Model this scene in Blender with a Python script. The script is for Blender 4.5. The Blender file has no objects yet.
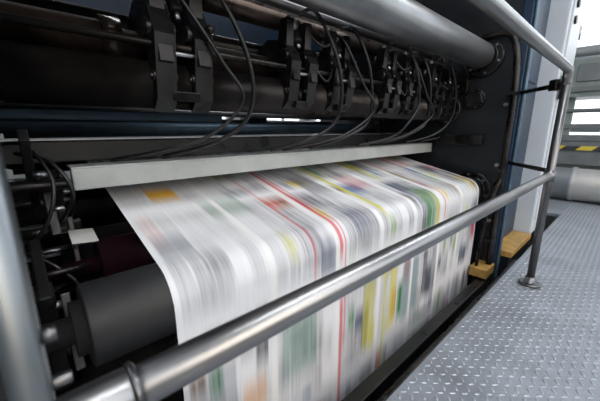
import bpy, math, random, bmesh
import numpy as np
from mathutils import Vector, Matrix, Euler
random.seed(4); np.random.seed(4)
scene=bpy.context.scene
col=scene.collection
scene.view_settings.view_transform='Standard'

# ---------------------------------------------------------------- materials
def mat(name,base,metal=0.0,rough=0.5,noise=0.0,nscale=20,stretch=(1,1,1),bump=0.0,spec=0.5,rvar=0.0,coat=0.0,grime=0.0):
    m=bpy.data.materials.new(name); m.use_nodes=True
    nt=m.node_tree; b=nt.nodes['Principled BSDF']
    b.inputs['Base Color'].default_value=(*base,1)
    b.inputs['Metallic'].default_value=metal
    b.inputs['Roughness'].default_value=rough
    b.inputs['Specular IOR Level'].default_value=spec
    b.inputs['Coat Weight'].default_value=coat
    tc=nt.nodes.new('ShaderNodeTexCoord'); mp=nt.nodes.new('ShaderNodeMapping')
    mp.inputs['Scale'].default_value=stretch
    nt.links.new(tc.outputs['Object'],mp.inputs['Vector'])
    n=nt.nodes.new('ShaderNodeTexNoise'); n.inputs['Scale'].default_value=nscale; n.inputs['Detail'].default_value=6
    nt.links.new(mp.outputs['Vector'],n.inputs['Vector'])
    last=None
    if noise>0:
        r=nt.nodes.new('ShaderNodeValToRGB')
        r.color_ramp.elements[0].position=0.3; r.color_ramp.elements[1].position=0.75
        r.color_ramp.elements[0].color=(*[c*(1-noise) for c in base],1)
        r.color_ramp.elements[1].color=(*[min(1,c*(1+noise)) for c in base],1)
        nt.links.new(n.outputs['Fac'],r.inputs['Fac']); last=r.outputs['Color']
        if grime>0:
            g=nt.nodes.new('ShaderNodeTexNoise'); g.inputs['Scale'].default_value=3.5; g.inputs['Detail'].default_value=9; g.inputs['Roughness'].default_value=.7
            nt.links.new(tc.outputs['Object'],g.inputs['Vector'])
            gr=nt.nodes.new('ShaderNodeMapRange'); gr.inputs['From Min'].default_value=.45; gr.inputs['From Max'].default_value=.68
            gr.inputs['To Max'].default_value=grime
            nt.links.new(g.outputs['Fac'],gr.inputs['Value'])
            mx=nt.nodes.new('ShaderNodeMix'); mx.data_type='RGBA'; mx.inputs[7].default_value=(.05,.045,.04,1)
            nt.links.new(gr.outputs[0],mx.inputs[0]); nt.links.new(last,mx.inputs[6]); last=mx.outputs[2]
        nt.links.new(last,b.inputs['Base Color'])
    if rvar>0:
        mr=nt.nodes.new('ShaderNodeMapRange'); mr.inputs['From Min'].default_value=.3; mr.inputs['From Max'].default_value=.7
        mr.inputs['To Min'].default_value=max(0.03,rough-rvar); mr.inputs['To Max'].default_value=min(1,rough+rvar)
        nt.links.new(n.outputs['Fac'],mr.inputs['Value']); nt.links.new(mr.outputs['Result'],b.inputs['Roughness'])
    if bump>0:
        bp=nt.nodes.new('ShaderNodeBump'); bp.inputs['Strength'].default_value=bump; bp.inputs['Distance'].default_value=0.002
        nt.links.new(n.outputs['Fac'],bp.inputs['Height']); nt.links.new(bp.outputs['Normal'],b.inputs['Normal'])
    return m

M_black =mat('black_iron',(0.008,0.008,0.0085),0.3,0.38,0.5,14,rvar=0.14)
M_dark  =mat('oiled_dark_steel',(0.032,0.029,0.028),0.8,0.34,0.6,9,rvar=0.14)
M_brown =mat('inked_bronze_steel',(0.065,0.048,0.040),0.8,0.32,0.7,12,rvar=0.12)
M_rubber=mat('rubber_roller',(0.014,0.0145,0.016),0.0,0.50,0.3,30)
M_hose  =mat('rubber_hose',(0.006,0.006,0.007),0.0,0.35)
M_steel =mat('brushed_steel',(0.34,0.34,0.36),1.0,0.34,0.18,40,(0.3,6,6),rvar=0.06)
M_rail  =mat('galvanised_rail',(0.31,0.31,0.315),1.0,0.34,0.12,14,(.4,3,3),rvar=0.05)
M_rail_d=mat('worn_dark_rail',(0.17,0.17,0.175),1.0,0.36,0.15,14,(3,3,.5),rvar=0.05)
M_post  =mat('galvanised_post',(0.24,0.26,0.275),1.0,0.40,0.08,10,(3,3,.5),rvar=0.04)
M_silver=mat('satin_aluminium_roller',(0.28,0.285,0.295),0.9,0.36,0.08,12,grime=.4)
M_bar   =mat('grey_painted_bar',(0.43,0.45,0.445),0.1,0.42,0.08,12,grime=.2)
M_blue  =mat('navy_machine_paint',(0.007,0.026,0.058),0.1,0.40,0.3,6,grime=.25)
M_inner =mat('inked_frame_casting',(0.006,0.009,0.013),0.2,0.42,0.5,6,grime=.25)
M_blue2 =mat('blue_steel_roller',(0.08,0.125,0.17),0.6,0.38,0.2,9)
M_white =mat('cabinet_paint',(0.50,0.54,0.59),0.0,0.40,0.05,4)
M_yellow=mat('yellow_paint',(0.42,0.25,0.06),0.0,0.5,0.3,20,grime=.5)
M_red   =mat('magenta_ink_roller',(0.018,0.003,0.008),0.0,0.40,0.5,10)
M_floor =mat('tread_plate_steel',(0.245,0.270,0.305),0.40,0.50,0.2,5,rvar=0.08,grime=.3)
M_conc  =mat('hall_concrete',(0.10,0.10,0.10),0.0,0.8,0.25,3)
M_wall  =mat('wall_paint',(0.22,0.24,0.245),0.0,0.8,0.05,3)
M_ceil  =mat('ceiling_paint',(0.30,0.31,0.32),0.0,0.8,0.05,3)
M_wfrm  =mat('window_frame_paint',(0.28,0.31,0.33),0.1,0.5)
M_pipe  =mat('duct_paint',(0.28,0.295,0.305),0.2,0.42,0.1,6)
M_gear  =mat('grey_machine_paint',(0.12,0.13,0.135),0.1,0.5,0.2,6)
M_olive =mat('grey_green_machine_paint',(0.17,0.20,0.19),0.1,0.5,0.15,6)
M_label =mat('label_card',(0.55,0.55,0.53),0.0,0.6,0.05,30)

def hazard():
    m=bpy.data.materials.new('hazard_stripe'); m.use_nodes=True; nt=m.node_tree; b=nt.nodes['Principled BSDF']
    tc=nt.nodes.new('ShaderNodeTexCoord'); w=nt.nodes.new('ShaderNodeTexWave'); w.bands_direction='DIAGONAL'; w.inputs['Scale'].default_value=2.2
    r=nt.nodes.new('ShaderNodeValToRGB'); r.color_ramp.interpolation='CONSTANT'
    r.color_ramp.elements[0].color=(0.02,0.02,0.02,1); r.color_ramp.elements[1].color=(0.5,0.38,0.04,1); r.color_ramp.elements[1].position=0.5
    nt.links.new(tc.outputs['Object'],w.inputs['Vector']); nt.links.new(w.outputs['Fac'],r.inputs['Fac']); nt.links.new(r.outputs['Color'],b.inputs['Base Color'])
    b.inputs['Roughness'].default_value=0.5
    return m
M_haz=hazard()
def glass():
    m=bpy.data.materials.new('window_glass'); m.use_nodes=True; nt=m.node_tree; nt.nodes.clear()
    o=nt.nodes.new('ShaderNodeOutputMaterial'); t=nt.nodes.new('ShaderNodeBsdfTransparent'); g=nt.nodes.new('ShaderNodeBsdfGlossy'); g.inputs['Roughness'].default_value=0.03
    mx=nt.nodes.new('ShaderNodeMixShader'); mx.inputs[0].default_value=0.06
    nt.links.new(t.outputs[0],mx.inputs[1]); nt.links.new(g.outputs[0],mx.inputs[2]); nt.links.new(mx.outputs[0],o.inputs[0]); return m
M_glass=glass()
def emis(name,c,s):
    m=bpy.data.materials.new(name); m.use_nodes=True; b=m.node_tree.nodes['Principled BSDF']
    b.inputs['Base Color'].default_value=(*c,1); b.inputs['Emission Color'].default_value=(*c,1); b.inputs['Emission Strength'].default_value=s; return m
M_tube=emis('fluorescent_tube',(0.95,0.98,1.0),9)

# ---------------------------------------------------------------- mesh builder
class MB:
    def __init__(s): s.v=[]; s.f=[]; s.m=[]; s.sm=[]; s.mats=[]
    def mi(s,m):
        if m not in s.mats: s.mats.append(m)
        return s.mats.index(m)
    def box(s,c,size,m,rot=(0,0,0),bev=0.0):
        bm=bmesh.new()
        bmesh.ops.create_cube(bm,size=1.0)
        for v in bm.verts: v.co=Vector((v.co.x*size[0],v.co.y*size[1],v.co.z*size[2]))
        if bev>0: bmesh.ops.bevel(bm,geom=bm.edges[:],offset=min(bev,min(size)*0.45),segments=2,affect='EDGES',profile=0.6)
        R=Euler(rot).to_matrix(); k=len(s.v); C=Vector(c); mi=s.mi(m)
        bm.verts.index_update()
        for v in bm.verts: s.v.append(tuple(R@v.co+C))
        for f in bm.faces: s.f.append([k+v.index for v in f.verts]); s.m.append(mi); s.sm.append(False)
        bm.free(); return s
    def b2(s,a,b,m,bev=0.0):
        return s.box([(a[i]+b[i])/2 for i in range(3)],[abs(b[i]-a[i]) for i in range(3)],m,bev=bev)
    def prism(s,poly,x0,x1,m):
        k=len(s.v); mi=s.mi(m); n=len(poly)
        for X in (x0,x1):
            for y,z in poly: s.v.append((X,y,z))
        s.f.append([k+i for i in range(n)][::-1]); s.f.append([k+n+i for i in range(n)])
        for i in range(n): s.f.append([k+i,k+(i+1)%n,k+n+(i+1)%n,k+n+i])
        s.m+= [mi]*(n+2); s.sm+=[False]*(n+2); return s
    def lathe(s,origin,axis,prof,m,n=32,caps=True):
        a=Vector(axis).normalized(); u=a.orthogonal().normalized(); w=a.cross(u); O=Vector(origin); k=len(s.v); mi=s.mi(m)
        for t,r in prof:
            for i in range(n):
                th=2*math.pi*i/n; s.v.append(tuple(O+a*t+u*(r*math.cos(th))+w*(r*math.sin(th))))
        for j in range(len(prof)-1):
            flat=abs(prof[j][0]-prof[j+1][0])<1e-6
            for i in range(n):
                i2=(i+1)%n
                s.f.append([k+j*n+i,k+j*n+i2,k+(j+1)*n+i2,k+(j+1)*n+i]); s.m.append(mi); s.sm.append(not flat)
        if caps:
            s.f.append([k+i for i in range(n)][::-1]); s.m.append(mi); s.sm.append(False)
            L=(len(prof)-1)*n; s.f.append([k+L+i for i in range(n)]); s.m.append(mi); s.sm.append(False)
        return s
    def cyl(s,p0,p1,r,m,n=24,bev=0.0):
        p0=Vector(p0);p1=Vector(p1);L=(p1-p0).length
        pr=[(0,r),(L,r)] if bev==0 else [(0,r-bev),(bev*.3,r-bev*.3),(bev,r),(L-bev,r),(L-bev*.3,r-bev*.3),(L,r-bev)]
        return s.lathe(p0,p1-p0,pr,m,n)
    def sphere(s,c,r,m,n=16):
        pr=[(r*(-math.cos(math.pi*(j+.02)/ (n/2+.04))),r*math.sin(math.pi*(j+.02)/(n/2+.04))) for j in range(n//2+1)]
        return s.lathe(c,(0,0,1),pr,m,n)
    def rolx(s,y,z,prof,m,n=48): return s.lathe((0,y,z),(1,0,0),prof,m,n)
    def tube(s,pts,r,m,n=10,sub=8):
        P=[Vector(p) for p in pts]; Q=[]
        for i in range(len(P)-1):
            a=P[max(i-1,0)];b=P[i];c=P[i+1];d=P[min(i+2,len(P)-1)]
            for j in range(sub):
                t=j/sub; Q.append(0.5*((2*b)+(c-a)*t+(2*a-5*b+4*c-d)*t*t+(3*b-a-3*c+d)*t**3))
        Q.append(P[-1]); k=len(s.v); mi=s.mi(m); up=None
        for i,q in enumerate(Q):
            T=(Q[min(i+1,len(Q)-1)]-Q[max(i-1,0)]).normalized()
            if up is None: up=T.orthogonal().normalized()
            up=(up-T*up.dot(T)).normalized(); w=T.cross(up)
            for h in range(n):
                th=2*math.pi*h/n; s.v.append(tuple(q+up*(r*math.cos(th))+w*(r*math.sin(th))))
        for i in range(len(Q)-1):
            for h in range(n):
                h2=(h+1)%n; s.f.append([k+i*n+h,k+i*n+h2,k+(i+1)*n+h2,k+(i+1)*n+h]); s.m.append(mi); s.sm.append(True)
        s.f.append([k+h for h in range(n)][::-1]); s.m.append(mi); s.sm.append(False)
        s.f.append([k+(len(Q)-1)*n+h for h in range(n)]); s.m.append(mi); s.sm.append(False)
        return s
    def done(s,name,parent=None):
        me=bpy.data.meshes.new(name); me.from_pydata(s.v,[],s.f)
        for m in s.mats: me.materials.append(m)
        me.polygons.foreach_set('material_index',s.m); me.polygons.foreach_set('use_smooth',s.sm); me.update()
        o=bpy.data.objects.new(name,me); col.objects.link(o)
        if parent: o.parent=parent
        return o
def empty(name,loc=(0,0,0)):
    e=bpy.data.objects.new(name,None); e.location=loc; e.empty_display_size=0.1; col.objects.link(e); return e

XL,XR=-0.06,2.20       # inner faces of the two press side frames
press=empty('printing_press')

# ---------------------------------------------------------------- side frames
f=MB()
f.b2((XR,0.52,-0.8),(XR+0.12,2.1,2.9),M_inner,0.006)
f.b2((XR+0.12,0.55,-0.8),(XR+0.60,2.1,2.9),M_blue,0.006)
f.b2((XR-0.004,0.505,-0.8),(XR+0.05,0.55,2.9),M_blue,0.003)
f.b2((XR+.20,.54,.2),(XR+.52,.55,1.0),M_blue,.004)
f.b2((XR+.20,.54,1.1),(XR+.52,.55,2.2),M_blue,.004)
def bearing(b,y,z,r,x=XR,sgn=-1,m=M_black):
    b.lathe((x,y,z),(sgn,0,0),[(0,r),(0.018,r),(0.022,r*.93),(0.022,r*.72),(0.03,r*.7),(0.03,r*.4)],m,32)
    for i in range(6):
        a=i*math.pi/3+.3; b.cyl((x+sgn*.02,y+math.cos(a)*r*.83,z+math.sin(a)*r*.83),(x+sgn*.028,y+math.cos(a)*r*.83,z+math.sin(a)*r*.83),r*.07,M_steel,8)
for y,z,r in [(0.72,1.22,.11),(0.92,0.925,.10),(0.97,1.03,.075),(1.0,1.23,.07),(0.70,0.41,.12),(1.5,.80,.08),(1.35,.9,.06),(.74,.98,.06)]:
    bearing(f,y,z,r)
f.b2((XR-.05,.78,1.02),(XR,1.08,1.10),M_dark,.006)
f.b2((XR-.05,.66,.70),(XR,.95,.76),M_dark,.006)
for i in range(9):
    f.cyl((XR-.012,.57,-.5+i*.36),(XR,.57,-.5+i*.36),.012,M_steel,8)
f.done('side_frame_drive',press)
f=MB()
f.b2((XL-.12,0.60,-0.8),(XL,2.1,2.9),M_inner,0.006)
for y,z,r in [(0.92,0.915,.10),(0.70,0.41,.12)]: bearing(f,y,z,r,XL,1)
f.done('side_frame_operator',press)

c=MB()
c.tube([(XR-.03,.74,1.33),(XR-.035,.62,1.335),(XR-.04,.56,1.28),(XR-.04,.53,1.1),(XR-.04,.525,.8),(XR-.04,.525,.3),(XR-.04,.525,-.2),(XR-.04,.525,-.6)],.017,M_dark,12)
for z in (1.0,.55,.1): c.b2((XR-.07,.515,z-.012),(XR,.56,z+.012),M_black,.003)
c.tube([(XR-.03,.56,.46),(XR-.10,.52,.50),(XR-.13,.53,.42),(XR-.13,.56,.2),(XR-.12,.58,-.3)],.010,M_dark,10)
c.tube([(XR+.02,.50,2.0),(XR+.03,.495,1.2),(XR+.03,.495,.3),(XR+.03,.495,-.3)],.012,M_blue2,10)
c.done('conduit',press)

c=MB(); c.b2((XR+.06,.43,-.02),(XR+.60,.55,.02),M_yellow,.004)
c.b2((XR-.16,.50,-.12),(XR,.60,-.06),M_yellow,.004)
c.done('sill_plate',press)

# ---------------------------------------------------------------- rollers
r=MB(); r.rolx(.70,.41,[(XL,.028),(.03,.028),(.03,.055),(.05,.055),(.05,.081),(.054,.085),(2.13,.085),(2.134,.081),(2.134,.03),(XR,.03)],M_rubber,64); r.done('guide_roller',press)
r=MB(); r.rolx(.72,1.225,[(XL,.03),(0,.03),(0,.070),(.004,.073),(2.13,.073),(2.134,.070),(2.134,.04),(XR,.04)],M_silver,64); r.done('top_roller',press)
r=MB(); r.rolx(.92,.915,[(XL,.03),(0.0,.03),(0.0,.058),(.0,.062),(2.10,.062),(2.10,.07),(2.13,.07),(2.13,.04),(XR,.04)],M_dark,48); r.done('ink_beam_tube',press)
r=MB(); r.rolx(.97,1.02,[(XL,.046),(.20,.046),(.20,.058),(.245,.058),(.245,.036),(XR,.036)],M_brown,48)
r.rolx(.85,1.005,[(XL,.009),(XR,.009)],M_dark,16); r.done('clamp_tube',press)
r=MB(); r.rolx(1.0,1.20,[(XL,.036),(XR,.036)],M_brown,40); r.rolx(1.12,1.10,[(XL,.035),(XR,.035)],M_dark,32)
r.rolx(1.05,1.29,[(XL,.03),(XR,.03)],M_steel,32)
r.rolx(1.2,1.40,[(XL,.05),(XR,.05)],M_dark,32); r.done('upper_tubes',press)
r=MB()
for y,z,rr,m in [(1.5,.80,.034,M_blue2),(1.45,.878,.012,M_steel),(1.75,.93,.06,M_blue),(1.4,.735,.016,M_blue2),(1.85,.66,.06,M_dark),(1.9,1.14,.09,M_black),(1.75,.52,.05,M_black),(1.6,1.03,.03,M_dark),(1.95,.83,.035,M_black)]:
    r.rolx(y,z,[(XL,rr*.5),(-.02,rr*.5),(-.02,rr),(XR-.04,rr),(XR-.04,rr*.5),(XR,rr*.5)],m,32)
r.b2((XL,1.72,.84),(.95,1.80,.885),M_blue2,.004)
r.b2((XL,1.9,.86),(.95,2.0,1.0),M_blue,.004)  # housing box added to cover the bright back-window slit on the left
r.b2((1.25,1.9,.83),(1.42,2.0,1.0),M_blue,.004)
r.done('rear_rollers_and_cover',press)
r=MB()
r.rolx(1.0,.42,[(XL,.02),(.13,.02),(.13,.07),(XR-.06,.07),(XR-.06,.02),(XR,.02)],M_red,48)
r.rolx(1.24,.36,[(XL,.02),(.06,.02),(.06,.10),(XR-.06,.10),(XR-.06,.02),(XR,.02)],M_rubber,48)
r.rolx(.92,.12,[(XL,.02),(.04,.02),(.04,.11),(XR-.06,.11),(XR-.06,.02),(XR,.02)],M_black,48)
r.rolx(1.3,.08,[(XL,.02),(.04,.02),(.04,.09),(XR-.06,.09),(XR-.06,.02),(XR,.02)],M_dark,48)
r.done('print_cylinders',press)

# ---------------------------------------------------------------- bars and beams
b=MB()
b.b2((.10,.985,.640),(XR-.01,1.02,.697),M_bar,.004)
b.b2((.10,.985,.697),(XR-.01,1.07,.702),M_bar,.001)
b.done('web_guard_bar',press)
b=MB()
b.b2((XL,1.12,.705),(XR,1.22,.765),M_black,.004)
b.b2((XL,1.118,.767),(XR,1.15,.772),M_steel,.001)
b.b2((XL,.62,-.22),(XR,.66,-.12),M_black,.004)
b.b2((XL,.50,-.20),(XR,.555,-.13),M_black,.006)
b.rolx(.465,-.16,[(XL,.02),(XR,.02)],M_dark,20)
b.b2((XL,1.95,-.8),(XR,2.05,.45),M_black,.004)
b.b2((XL,1.98,1.28),(XR,2.06,1.9),M_blue,.004)
b.b2((XL,1.15,1.5),(XR,1.3,1.75),M_black,.004)
b.done('cross_beams',press)

b=MB()
for (y,z) in [(1.30,.62),(1.15,.50),(1.45,.56)]:
    b.b2((-.05,y,z-.02),(.12,y+.03,z+.02),M_black,.003)
b.b2((-.05,1.5,-.5),(.02,1.55,.62),M_dark,.003)
b.box((.02,1.02,.70),(.02,.05,.20),M_black,(0.5,0,0),.003)
b.box((.045,1.0,.60),(.02,.04,.16),M_dark,(-.6,0,0),.003)
b.box((.07,1.08,.58),(.02,.04,.22),M_black,(.3,0,0),.003)
b.box((.09,1.12,.47),(.015,.05,.14),M_dark,(-.3,0,0),.003)
b.cyl((-.03,1.0,.66),(.09,1.0,.66),.014,M_dark,16,.003)
b.cyl((-.04,.98,.545),(.07,.98,.545),.012,M_dark,16)
b.cyl((-.04,1.1,.60),(.10,1.1,.60),.008,M_steel,16)
b.cyl((-.04,1.18,.43),(.12,1.18,.43),.010,M_steel,16)
b.cyl((-.04,.90,.46),(.10,.90,.46),.008,M_dark,16)
b.b2((-.05,1.22,.395),(.14,1.26,.41),M_steel,.002)
b.b2((-.05,1.05,.335),(.10,1.09,.35),M_dark,.002)
b.box((.0,.82,.50),(.02,.20,.035),M_black,(.35,0,0),.003)
b.box((.0,.78,.36),(.03,.05,.26),M_black,(.2,0,0),.004)
b.box((.035,.84,.33),(.02,.04,.18),M_black,(-.5,0,0),.003)
b.cyl((-.05,.86,.27),(.12,.86,.27),.02,M_dark,16)
for (x,y,z) in [(.035,.985,.69),(.06,.98,.60),(.085,1.06,.63),(.012,.745,.45),(.05,.80,.37)]:
    b.cyl((x-.012,y,z),(x+.012,y,z),.009,M_steel,6)
b.tube([(.0,1.05,.74),(.06,.95,.72),(.09,.93,.64),(.05,.98,.55)],.005,M_hose)
b.tube([(-.03,1.1,.76),(.02,1.0,.76),(.055,.93,.68),(.03,.92,.58),(-.03,.95,.5)],.0045,M_hose)
b.tube([(-.04,.98,.52),(.03,.92,.47),(.07,.90,.40),(.05,.92,.30),(-.02,.95,.22)],.0045,M_hose)
b.tube([(-.05,1.2,.70),(.05,1.15,.67),(.11,1.14,.60),(.09,1.16,.50)],.004,M_hose)
b.done('lever_linkage',press)
b=MB(); b.box((.105,1.02,.505),(.06,.09,.003),M_label,(.15,0.1,0)); b.b2((.075,.99,.48),(.085,1.05,.503),M_black); b.done('label_plate',press)

# ---------------------------------------------------------------- clamp heads on the tube
def clamp(x,k,big=1.0,tw=True):
    b=MB(); w=.040*big
    S=lambda P:[(.92+(y-.92)*1.0,1.0+(z-1.0)*big) for y,z in P]
    for dx in ((-.040*big,.040*big) if tw else (0,)):
        X=x+dx
        b.prism(S([(1.02,1.00),(1.02,1.07),(.95,1.10),(.86,1.085),(.815,1.02),(.835,.90),(.868,.875),(.885,.905),(.875,.985),(.91,1.0),(.95,.985)]),X-w*.5,X+w*.5,M_black)
        b.prism(S([(.90,1.08),(.88,1.15),(.845,1.15),(.85,1.07)]),X-w*.35,X+w*.35,M_dark)
        b.cyl((X-w*.72,.852,1.04),(X+w*.72,.852,1.04),.021,M_dark,16,.003)
        b.cyl((X-w*.62,.845,.93),(X+w*.62,.845,.93),.013,M_dark,12,.002)
        b.cyl((X-w*.66,.845,.93),(X-w*.62,.845,.93),.006,M_steel,10)
        b.cyl((X,.90,1.09),(X,.90,1.13),.008,M_steel,10)
        b.box((X,.822,.985),(w*.7,.012,.05),M_dark,(-.17,0,0),.002)
    b.cyl((x-.06*big,.83,.985),(x+.06*big,.83,.985),.006,M_steel,12)
    b.cyl((x,.86,1.09),(x,.90,1.18),.018,M_black,16,.004)
    b.cyl((x,.852,1.07),(x,.86,1.095),.008,M_steel,12)
    b.box((x,.845,.885),(.06*big,.03,.025),M_dark,(.2,0,0),.003)
    b.sphere((x+.062*big,.83,1.06),.012,M_dark,12)
    b.done('clamp_head_%d'%k,press)
cx=[.36,.78,1.00,1.36,1.56,1.86,2.06]
for i,x in enumerate(cx): clamp(x,i+1,1.25 if i==0 else 1.05)
h=MB()
rh=random.Random(9)
for i,x in enumerate(cx):
    j=rh.uniform(-.04,.04)
    h.tube([(x+.01,.86,1.18),(x+.05,.82,1.20+j),(x+.15+j,.80,1.06),(x+.20+j,.81,.92),(x+.18,.84,.82),(x+.10+j,.90,.755),(x-.02,1.0,.715)],.0065,M_hose)
    if i in (0,2,4):
        h.tube([(x-.03,.86,1.15),(x-.01,.82,1.12),(x+.09,.80,.98),(x+.15-j,.80,.88),(x+.07,.86,.78),(x-.04,.93,.74),(x-.16,1.02,.712)],.005,M_hose)
    if i in (2,4,6):
        px_=cx[i-1]; h.tube([(px_+.02,.88,1.17),((px_*.6+x*.4),.83,1.12+j),((px_*.3+x*.7),.83,1.12),(x-.02,.88,1.17)],.005,M_hose)
        h.tube([(px_+.03,.86,1.08),((px_+x)/2,.82,1.00+j),(x-.03,.85,1.08)],.004,M_hose)
h.done('air_hoses',press)

# ---------------------------------------------------------------- newspaper web
def web():
    yc,zc,R=.70,.41,.0865; th=math.radians(13.3)
    prof=[]
    ty,tz=yc-R*math.sin(th),zc+R*math.cos(th)
    L1=1.0; n1=110
    for i in range(n1): 
        t=L1*(1-i/n1); prof.append((ty+t*math.cos(th),tz+t*math.sin(th)))
    n2=26; a0=math.pi/2+th
    for i in range(n2+1):
        a=a0+(math.pi-a0)*i/n2; prof.append((yc+R*math.cos(a),zc+R*math.sin(a)))
    n3=110
    for i in range(1,n3+1): prof.append((yc-R,zc-1.08*i/n3))
    prof=np.array(prof); s=np.concatenate([[0],np.cumsum(np.hypot(*np.diff(prof,axis=0).T))])
    x0,x1,NX=.20,2.08,900
    xs=np.linspace(x0,x1,NX)
    NS=480; Ls=s[-1]; img=np.ones((NS,NX,3))*np.array([.66,.665,.69])
    W=x1-x0
    def px(v): return int(np.clip((v)/W*NX,0,NX))
    def ps(v): return int(np.clip(v/Ls*NS,0,NS))
    rng=np.random.RandomState(23)
    pal=[(.03,.03,.04),(.05,.07,.12),(.48,.03,.05),(.52,.40,.03),(.04,.20,.06),(.06,.14,.28),(.20,.13,.08),(.04,.04,.05),(.18,.28,.07),(.10,.10,.12),(.45,.45,.06),(.5,.1,.06)]
    npg=7; pw=W/npg
    for p in range(npg):
        s0=-.25+.17*rng.rand()
        while s0<Ls:
            ph=.42
            ncol=5; cw=(pw-.03)/ncol
            for c in range(ncol):
                xa=p*pw+.015+c*cw; t=s0+.02
                while t<s0+ph:
                    hh=rng.uniform(.06,.18); g=rng.rand()
                    if g<.52: a=.18+.26*rng.rand(); colr=np.array([.10,.10,.12])
                    elif g<.68: a=0; colr=np.array([1,1,1])
                    else: a=.55+.4*rng.rand(); colr=np.array(pal[rng.randint(len(pal))])
                    wd=cw-.006 if rng.rand()<.6 else min(2*cw,p*pw+pw-.015-xa)
                    i0,i1,j0,j1=ps(t),ps(min(t+hh,s0+ph-.02)),px(xa),px(xa+wd)
                    if a>0 and i1>i0:
                        n=max(1,j1-j0); al=np.clip(a*(1+.45*rng.randn(1,n,1)),0,1)
                        img[i0:i1,j0:j1]=img[i0:i1,j0:j1]*(1-al[:,:j1-j0])+al[:,:j1-j0]*colr
                    t+=hh+.01
            s0+=ph+.03
    def block(xa,xb,sa,sb,c,a): 
        img[ps(sa):ps(sb),px(xa):px(xb)]=img[ps(sa):ps(sb),px(xa):px(xb)]*(1-a)+a*np.array(c)
    block(0,.34,.42,1.0,(.68,.69,.71),.65)
    block(.10,.19,.56,.65,(.80,.42,.02),.95); block(.26,.40,.36,.48,(.10,.24,.05),.7); block(.22,.36,.72,.84,(.14,.26,.18),.5)
    block(.02,.10,.88,.98,(.06,.10,.15),.5); block(.55,.568,.35,1.15,(.60,.04,.05),.75); block(.578,.584,.35,1.5,(.60,.04,.05),.7)
    block(.555,.57,1.3,3,(.60,.04,.05),.7)
    block(.43,.438,0,1.2,(.60,.05,.06),.55); block(.84,.868,.3,1.05,(.55,.54,.04),.8); block(.85,.87,1.2,1.8,(.50,.50,.06),.6); block(1.15,1.22,.3,.8,(.42,.46,.08),.5)
    block(1.38,1.395,.4,1.2,(.62,.12,.06),.65); block(1.55,1.70,.4,.7,(.45,.08,.07),.4); block(.9,.95,1.25,1.6,(.55,.5,.06),.7)
    block(.68,.80,.60,.80,(.08,.08,.10),.6); block(.0,.14,1.30,1.5,(.08,.10,.14),.4); block(.30,.44,1.25,1.5,(.06,.20,.14),.45)
    block(.16,.24,1.42,1.52,(.60,.28,.05),.5); block(1.0,1.14,1.3,1.6,(.08,.18,.20),.6); block(.46,.54,1.08,1.2,(.05,.08,.14),.6)
    block(.70,.78,1.3,1.6,(.50,.46,.05),.6); block(1.2,1.32,.95,1.1,(.10,.24,.10),.5); block(.92,1.05,.7,.85,(.45,.06,.06),.4)
    for p in range(1,npg):
        j=px(p*pw); img[:,j-4:j+5]=.71
    k=int(.070/Ls*NS); ker=np.ones(k)/k
    pad=np.concatenate([img[:k][::-1],img,img[-k:][::-1]],0)
    out=np.stack([np.apply_along_axis(lambda v:np.convolve(v,ker,'same'),0,pad[:,:,c]) for c in range(3)],2)[k:-k]
    out=(np.roll(out,1,1)+2*out+np.roll(out,-1,1))/4
    si=np.clip(s/Ls*(NS-1),0,NS-1); lo=np.floor(si).astype(int); hi=np.minimum(lo+1,NS-1); fr=(si-lo)[:,None,None]
    C=out[lo]*(1-fr)+out[hi]*fr
    nr=len(prof)
    V=np.zeros((nr,NX,3)); V[:,:,0]=xs[None,:]; V[:,:,1]=prof[:,0][:,None]; V[:,:,2]=prof[:,1][:,None]
    fl=np.clip((prof[:,1]<zc-.03)*(zc-.03-prof[:,1]),0,.25)[:,None]
    V[:,:,1]-=fl*.02*np.sin(xs[None,:]*9.0+1.0)
    fa=np.clip(prof[:,0]-.75,0,.3)[:,None]; V[:,:,2]+=fa*.012*np.sin(xs[None,:]*11)
    idx=np.arange(nr*NX).reshape(nr,NX)
    F=np.stack([idx[:-1,:-1],idx[:-1,1:],idx[1:,1:],idx[1:,:-1]],-1).reshape(-1,4)
    me=bpy.data.meshes.new('newspaper_web'); me.from_pydata(V.reshape(-1,3).tolist(),[],F.tolist())
    ca=me.color_attributes.new('ink','FLOAT_COLOR','POINT')
    ca.data.foreach_set('color',np.concatenate([C.reshape(-1,3),np.ones((nr*NX,1))],1).astype(np.float32).ravel())
    me.polygons.foreach_set('use_smooth',[True]*len(me.polygons)); me.update()
    m=bpy.data.materials.new('moving_newsprint'); m.use_nodes=True; nt=m.node_tree; bs=nt.nodes['Principled BSDF']
    at=nt.nodes.new('ShaderNodeAttribute'); at.attribute_name='ink'
    tc=nt.nodes.new('ShaderNodeTexCoord'); mp=nt.nodes.new('ShaderNodeMapping'); mp.inputs['Scale'].default_value=(260,3,3)
    n=nt.nodes.new('ShaderNodeTexNoise'); n.inputs['Scale'].default_value=1; n.inputs['Detail'].default_value=3
    mr=nt.nodes.new('ShaderNodeMapRange'); mr.inputs['To Min'].default_value=.86; mr.inputs['To Max'].default_value=1.08
    mx=nt.nodes.new('ShaderNodeMix'); mx.data_type='RGBA'; mx.blend_type='MULTIPLY'; mx.inputs[0].default_value=1
    nt.links.new(tc.outputs['Object'],mp.inputs['Vector']); nt.links.new(mp.outputs[0],n.inputs['Vector']); nt.links.new(n.outputs['Fac'],mr.inputs['Value'])
    nt.links.new(at.outputs['Color'],mx.inputs[6]); nt.links.new(mr.outputs[0],mx.inputs[7]); nt.links.new(mx.outputs[2],bs.inputs['Base Color'])
    bs.inputs['Roughness'].default_value=.45; bs.inputs['Specular IOR Level'].default_value=.3
    me.materials.append(m)
    o=bpy.data.objects.new('newspaper_web',me); col.objects.link(o)
web()

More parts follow.
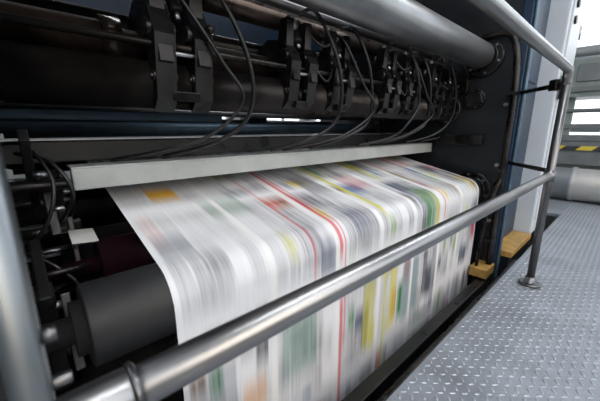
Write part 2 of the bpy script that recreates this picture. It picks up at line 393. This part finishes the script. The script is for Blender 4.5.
# ---------------------------------------------------------------- handrail
rail=empty('handrail'); RY=.262; ZB=.0035
r=MB()
r.cyl((-.55,RY,.578),(1.89,RY,.578),.0185,M_rail,40); r.done('mid_rail',rail)
r=MB(); r.tube([(-.6,RY,1.06),(.2,RY,1.06),(1.0,RY,1.06),(1.80,RY,1.06),(1.872,RY,1.045),(1.89,RY,1.0)],.0185,M_rail,32); r.done('top_rail',rail)
r=MB(); r.cyl((1.89,RY,ZB),(1.89,RY,1.01),.0175,M_rail_d,32)
r.lathe((1.89,RY,ZB),(0,0,1),[(0,.05),(.008,.05),(.010,.046),(.010,.024),(.04,.022),(.042,.018)],M_rail_d,32)
r.lathe((1.89,RY,.55),(0,0,1),[(0,.022),(.056,.022)],M_rail_d,32)
r.cyl((1.85,RY,.578),(1.93,RY,.578),.022,M_rail,32,.003)
r.cyl((1.89,RY,.60),(2.18,.50,.60),.011,M_dark,16); r.cyl((1.89,RY,1.0),(2.18,.50,1.0),.011,M_dark,16)
r.box((1.93,.30,1.0),(.05,.05,.05),M_dark,(0,0,.7),.004)
r.done('end_post',rail)
r=MB(); r.cyl((-.018,RY+.004,ZB),(-.018,RY+.004,1.06),.0120,M_post,32)
r.lathe((-.018,RY+.004,ZB),(0,0,1),[(0,.05),(.008,.05),(.010,.046),(.010,.024),(.04,.022)],M_post,32)
r.cyl((-.05,RY,.578),(.042,RY,.578),.0215,M_rail,40,.002)
r.lathe((.042,RY,.578),(1,0,0),[(0,.0235),(.004,.0235),(.006,.021)],M_rail_d,40)
r.cyl((-.006,RY+.004,.655),(.002,RY+.004,.655),.006,M_rail_d,12); r.cyl((-.006,RY+.008,.612),(.006,RY+.008,.612),.005,M_rail_d,12,.001)
r.done('near_post',rail)

# ---------------------------------------------------------------- walkway with tread plate
wk=empty('tread_plate_walkway')
b=MB()
b.b2((-2.4,-1.6,-.03),(5.0,.385,0),M_floor,.002)
b.b2((3.75,.385,-.03),(5.0,3.5,0),M_floor,.002)
b.b2((-2.4,.385,-.12),(XR+.0,.400,.002),M_dark,.003)
for x in np.arange(-2.2,5,1.0): b.b2((x,-1.5,-.12),(x+.06,.38,-.03),M_gear,.004)
for x in (-2.2,0,2.0,4.2):
    for y in (-1.4,.25): b.b2((x,y,-.8),(x+.06,y+.06,-.12),M_gear,.004)
b.done('deck',wk)
def treads():
    p=.0265; V=[];F=[]; n=8
    ring=[(math.cos(2*math.pi*i/n),math.sin(2*math.pi*i/n)) for i in range(n)]
    base=[];
    for sc,z in ((1,0.0001),(.62,.0018)):
        base+=[(.0115*sc*cx_,.0042*sc*cy_,z) for cx_,cy_ in ring]
    base+=[(0,0,.0022)]
    faces=[]
    for i in range(n):
        i2=(i+1)%n; faces.append((i,i2,n+i2,n+i)); faces.append((n+i,n+i2,2*n))
    B=np.array(base); k=0
    nx=int(4.9/p); ny=int(1.75/p)
    for i in range(nx):
        for j in range(ny):
            x=.3+i*p; y=.365-j*p
            if x>4.98: continue
            a=math.pi/4 if (i+j)%2 else -math.pi/4
            ca,sa=math.cos(a),math.sin(a)
            P=np.stack([B[:,0]*ca-B[:,1]*sa+x,B[:,0]*sa+B[:,1]*ca+y,B[:,2]],1)
            V.append(P); F+= [tuple(q+k for q in f) for f in faces]; k+=len(base)
    me=bpy.data.meshes.new('tread_pattern'); me.from_pydata(np.concatenate(V).tolist(),[],F); 
    me.polygons.foreach_set('use_smooth',[True]*len(me.polygons)); me.materials.append(mat('tread_bump_steel',(0.33,0.36,0.395),.6,.38,.1,8)); me.update()
    o=bpy.data.objects.new('tread_pattern',me); col.objects.link(o); o.parent=wk
treads()

# ---------------------------------------------------------------- cabinet beside press
c=MB(); CZ=.0035; ca_,cb_=XR+.615,XR+1.08
c.b2((ca_,.44,CZ),(cb_,1.6,2.7),M_white,.01)
c.b2((ca_+.05,.428,.12),(cb_-.05,.442,2.55),M_white,.006)
c.b2((ca_+.03,.41,1.0),(ca_+.06,.43,1.16),M_black,.004)
for z in (.3,1.5,2.4): c.cyl((cb_-.03,.43,z-.05),(cb_-.03,.43,z+.05),.010,M_steel,12)
for z in (1.52,1.62): c.cyl((ca_+.12,.415,z),(ca_+.12,.43,z),.026,M_black,20)
c.done('control_cabinet')

# ---------------------------------------------------------------- objects at the end of the walkway
p=MB(); p.lathe((4.60,-2.6,.188),(0,1,0),[(0,.18),(1.6,.18),(1.6,.195),(1.64,.195),(1.64,.18),(3.0,.18),(3.0,.195),(3.04,.195),(3.04,.18),(6.0,.18)],M_pipe,48)
for q in range(len(p.v)): 
    x,y,z=p.v[q]; p.v[q]=(x,y,max(z,.004))
for y in (-1.5,.6,2.6): p.b2((4.46,y,.004),(4.74,y+.06,.05),M_gear,.004)
p.done('air_duct')
p=MB(); p.b2((4.9,-1.6,.66),(4.96,3.4,.73),M_gear,.004); p.b2((4.89,-1.6,.55),(4.95,3.4,.60),M_haz,.004)
p.b2((4.91,-1.6,.38),(4.95,3.4,.66),M_gear,.004)
for y in (-1.55,.9,3.3): p.b2((4.91,y,.004),(4.95,y+.05,.68),M_gear,.004)
p.done('safety_barrier')
# second machine standing beyond the barrier
p=MB()
p.b2((5.2,-1.4,1.18),(5.75,2.0,1.62),M_olive,.01)
p.b2((5.17,-1.3,1.24),(5.2,1.9,1.30),M_gear,.003)
for i in range(10): p.b2((5.18,-1.25+i*.33,1.36),(5.2,-1.02+i*.33,1.56),M_gear,.003)
for y in (-1.3,-.35,.62,1.8): p.b2((5.3,y,-.798),(5.38,y+.08,1.18),M_olive,.004)
p.b2((5.28,-1.4,.80),(5.34,2.0,.86),M_gear,.004); p.b2((5.25,-1.4,-.3),(5.7,2.0,.55),M_olive,.01)
p.lathe((5.42,-1.4,1.74),(0,1,0),[(0,.06),(3.4,.06)],M_pipe,24)
for y in (-1.2,.3,1.7): p.b2((5.39,y,1.61),(5.45,y+.04,1.70),M_gear,.002)
p.lathe((5.30,-1.4,1.02),(0,1,0),[(0,.025),(3.4,.025)],M_gear,20)
p.done('folding_machine')

# ---------------------------------------------------------------- hall
X0,X1,Y0,Y1,Z0,Z1=-3.0,6.0,-4.2,6.2,-.8,4.4
b=MB(); b.b2((X0,Y0,Z0-.1),(X1,Y1,Z0),M_conc); b.done('floor')
b=MB(); b.b2((X0-.2,Y0-.2,Z1),(X1+.2,Y1+.2,Z1+.1),M_ceil); b.done('ceiling')
wn=[0]
def wall(name,axis,pos,a,bb,bands,n,th=.2):
    w=MB()
    def P(u0,u1,z0,z1,d0,d1,m,B,bev=0):
        if axis=='x': B.b2((pos+d0,u0,z0),(pos+d1,u1,z1),m,bev)
        else: B.b2((u0,pos+d0,z0),(u1,pos+d1,z1),m,bev)
    z=Z0
    L=bb-a; pw=.14
    for (z0,z1) in bands:
        P(a,bb,z,z0,0,th,M_wall,w)
        for i in range(n+1):
            u=a+L*i/n; P(max(a,u-pw),min(bb,u+pw),z0,z1,0,th,M_wall,w)
        for i in range(n):
            wn[0]+=1; W=MB(); u0=a+L*i/n+pw; u1=a+L*(i+1)/n-pw
            for k in range(4):
                u=u0+(u1-u0)*k/3; P(max(u0,u-.025),min(u1,u+.025),z0,z1,.06,.12,M_wfrm,W)
            for zz in (z0+.025,(z0+z1)/2,z1-.025): P(u0,u1,zz-.025,zz+.025,.06,.12,M_wfrm,W)
            P(u0+.01,u1-.01,z0+.01,z1-.01,.085,.09,M_glass,W)
            W.done('window_%d'%wn[0])
        z=z1
    P(a,bb,z,Z1,0,th,M_wall,w); w.done(name)
wall('wall_right','x',X1,Y0,Y1,[(.3,1.25),(1.75,4.1)],4)
wall('wall_left','x',X0-.2,Y0,Y1,[(1.6,4.0)],4)
wall('wall_back','y',Y1,X0,X1,[(.9,1.3),(2.2,4.1)],4)
wall('wall_front','y',Y0-.2,X0,X1,[(1.0,4.0)],4)

def lamp(x,y,z,L,power):
    b=MB(); b.b2((x-L/2,y-.09,z+.03),(x+L/2,y+.09,z+.09),M_white,.01)
    for dy in (-.045,.045): b.cyl((x-L/2+.03,y+dy,z+.012),(x+L/2-.03,y+dy,z+.012),.013,M_tube,12)
    for dx in (-L/2+.2,L/2-.2): b.cyl((x+dx,y,z+.09),(x+dx,y,Z1),.006,M_steel,8)
    o=b.done('ceiling_lamp')
    l=bpy.data.lights.new('lamp_light','AREA'); l.shape='RECTANGLE'; l.size=L; l.size_y=.2; l.energy=power; l.color=(.97,.985,1)
    lo=bpy.data.objects.new('lamp_light',l); lo.location=(x,y,z-.02); col.objects.link(lo); lo.parent=o
lamp(.6,-.5,3.3,2.4,36); lamp(3.6,-.5,3.3,2.4,40); lamp(.6,-2.4,3.3,2.4,36); lamp(1.5,3.6,3.6,2.4,40)

w=bpy.data.worlds.new('World'); scene.world=w; w.use_nodes=True
nt=w.node_tree; bg=nt.nodes['Background']; sky=nt.nodes.new('ShaderNodeTexSky'); sky.sky_type='NISHITA'
sky.sun_disc=False; sky.sun_elevation=math.radians(35); sky.sun_rotation=math.radians(200); sky.dust_density=4; sky.air_density=1.5
mx=nt.nodes.new('ShaderNodeMix'); mx.data_type='RGBA'; mx.inputs[0].default_value=.8
nt.links.new(sky.outputs[0],mx.inputs[6]); mx.inputs[7].default_value=(3.3,3.4,3.6,1)
nt.links.new(mx.outputs[2],bg.inputs['Color']); bg.inputs['Strength'].default_value=.85

# ---------------------------------------------------------------- camera
cam=bpy.data.cameras.new('Camera'); cam.sensor_width=36; cam.lens=306/600*36; cam.clip_start=.02
cam.dof.use_dof=True; cam.dof.focus_distance=1.2; cam.dof.aperture_fstop=5.0
co=bpy.data.objects.new('Camera',cam); col.objects.link(co); co.location=(0,0,.8)
az=math.radians(47.3); pt=math.radians(13.2)
fw=Vector((math.cos(az)*math.cos(pt),math.sin(az)*math.cos(pt),-math.sin(pt)))
co.rotation_euler=fw.to_track_quat('-Z','Y').to_euler()
scene.camera=co
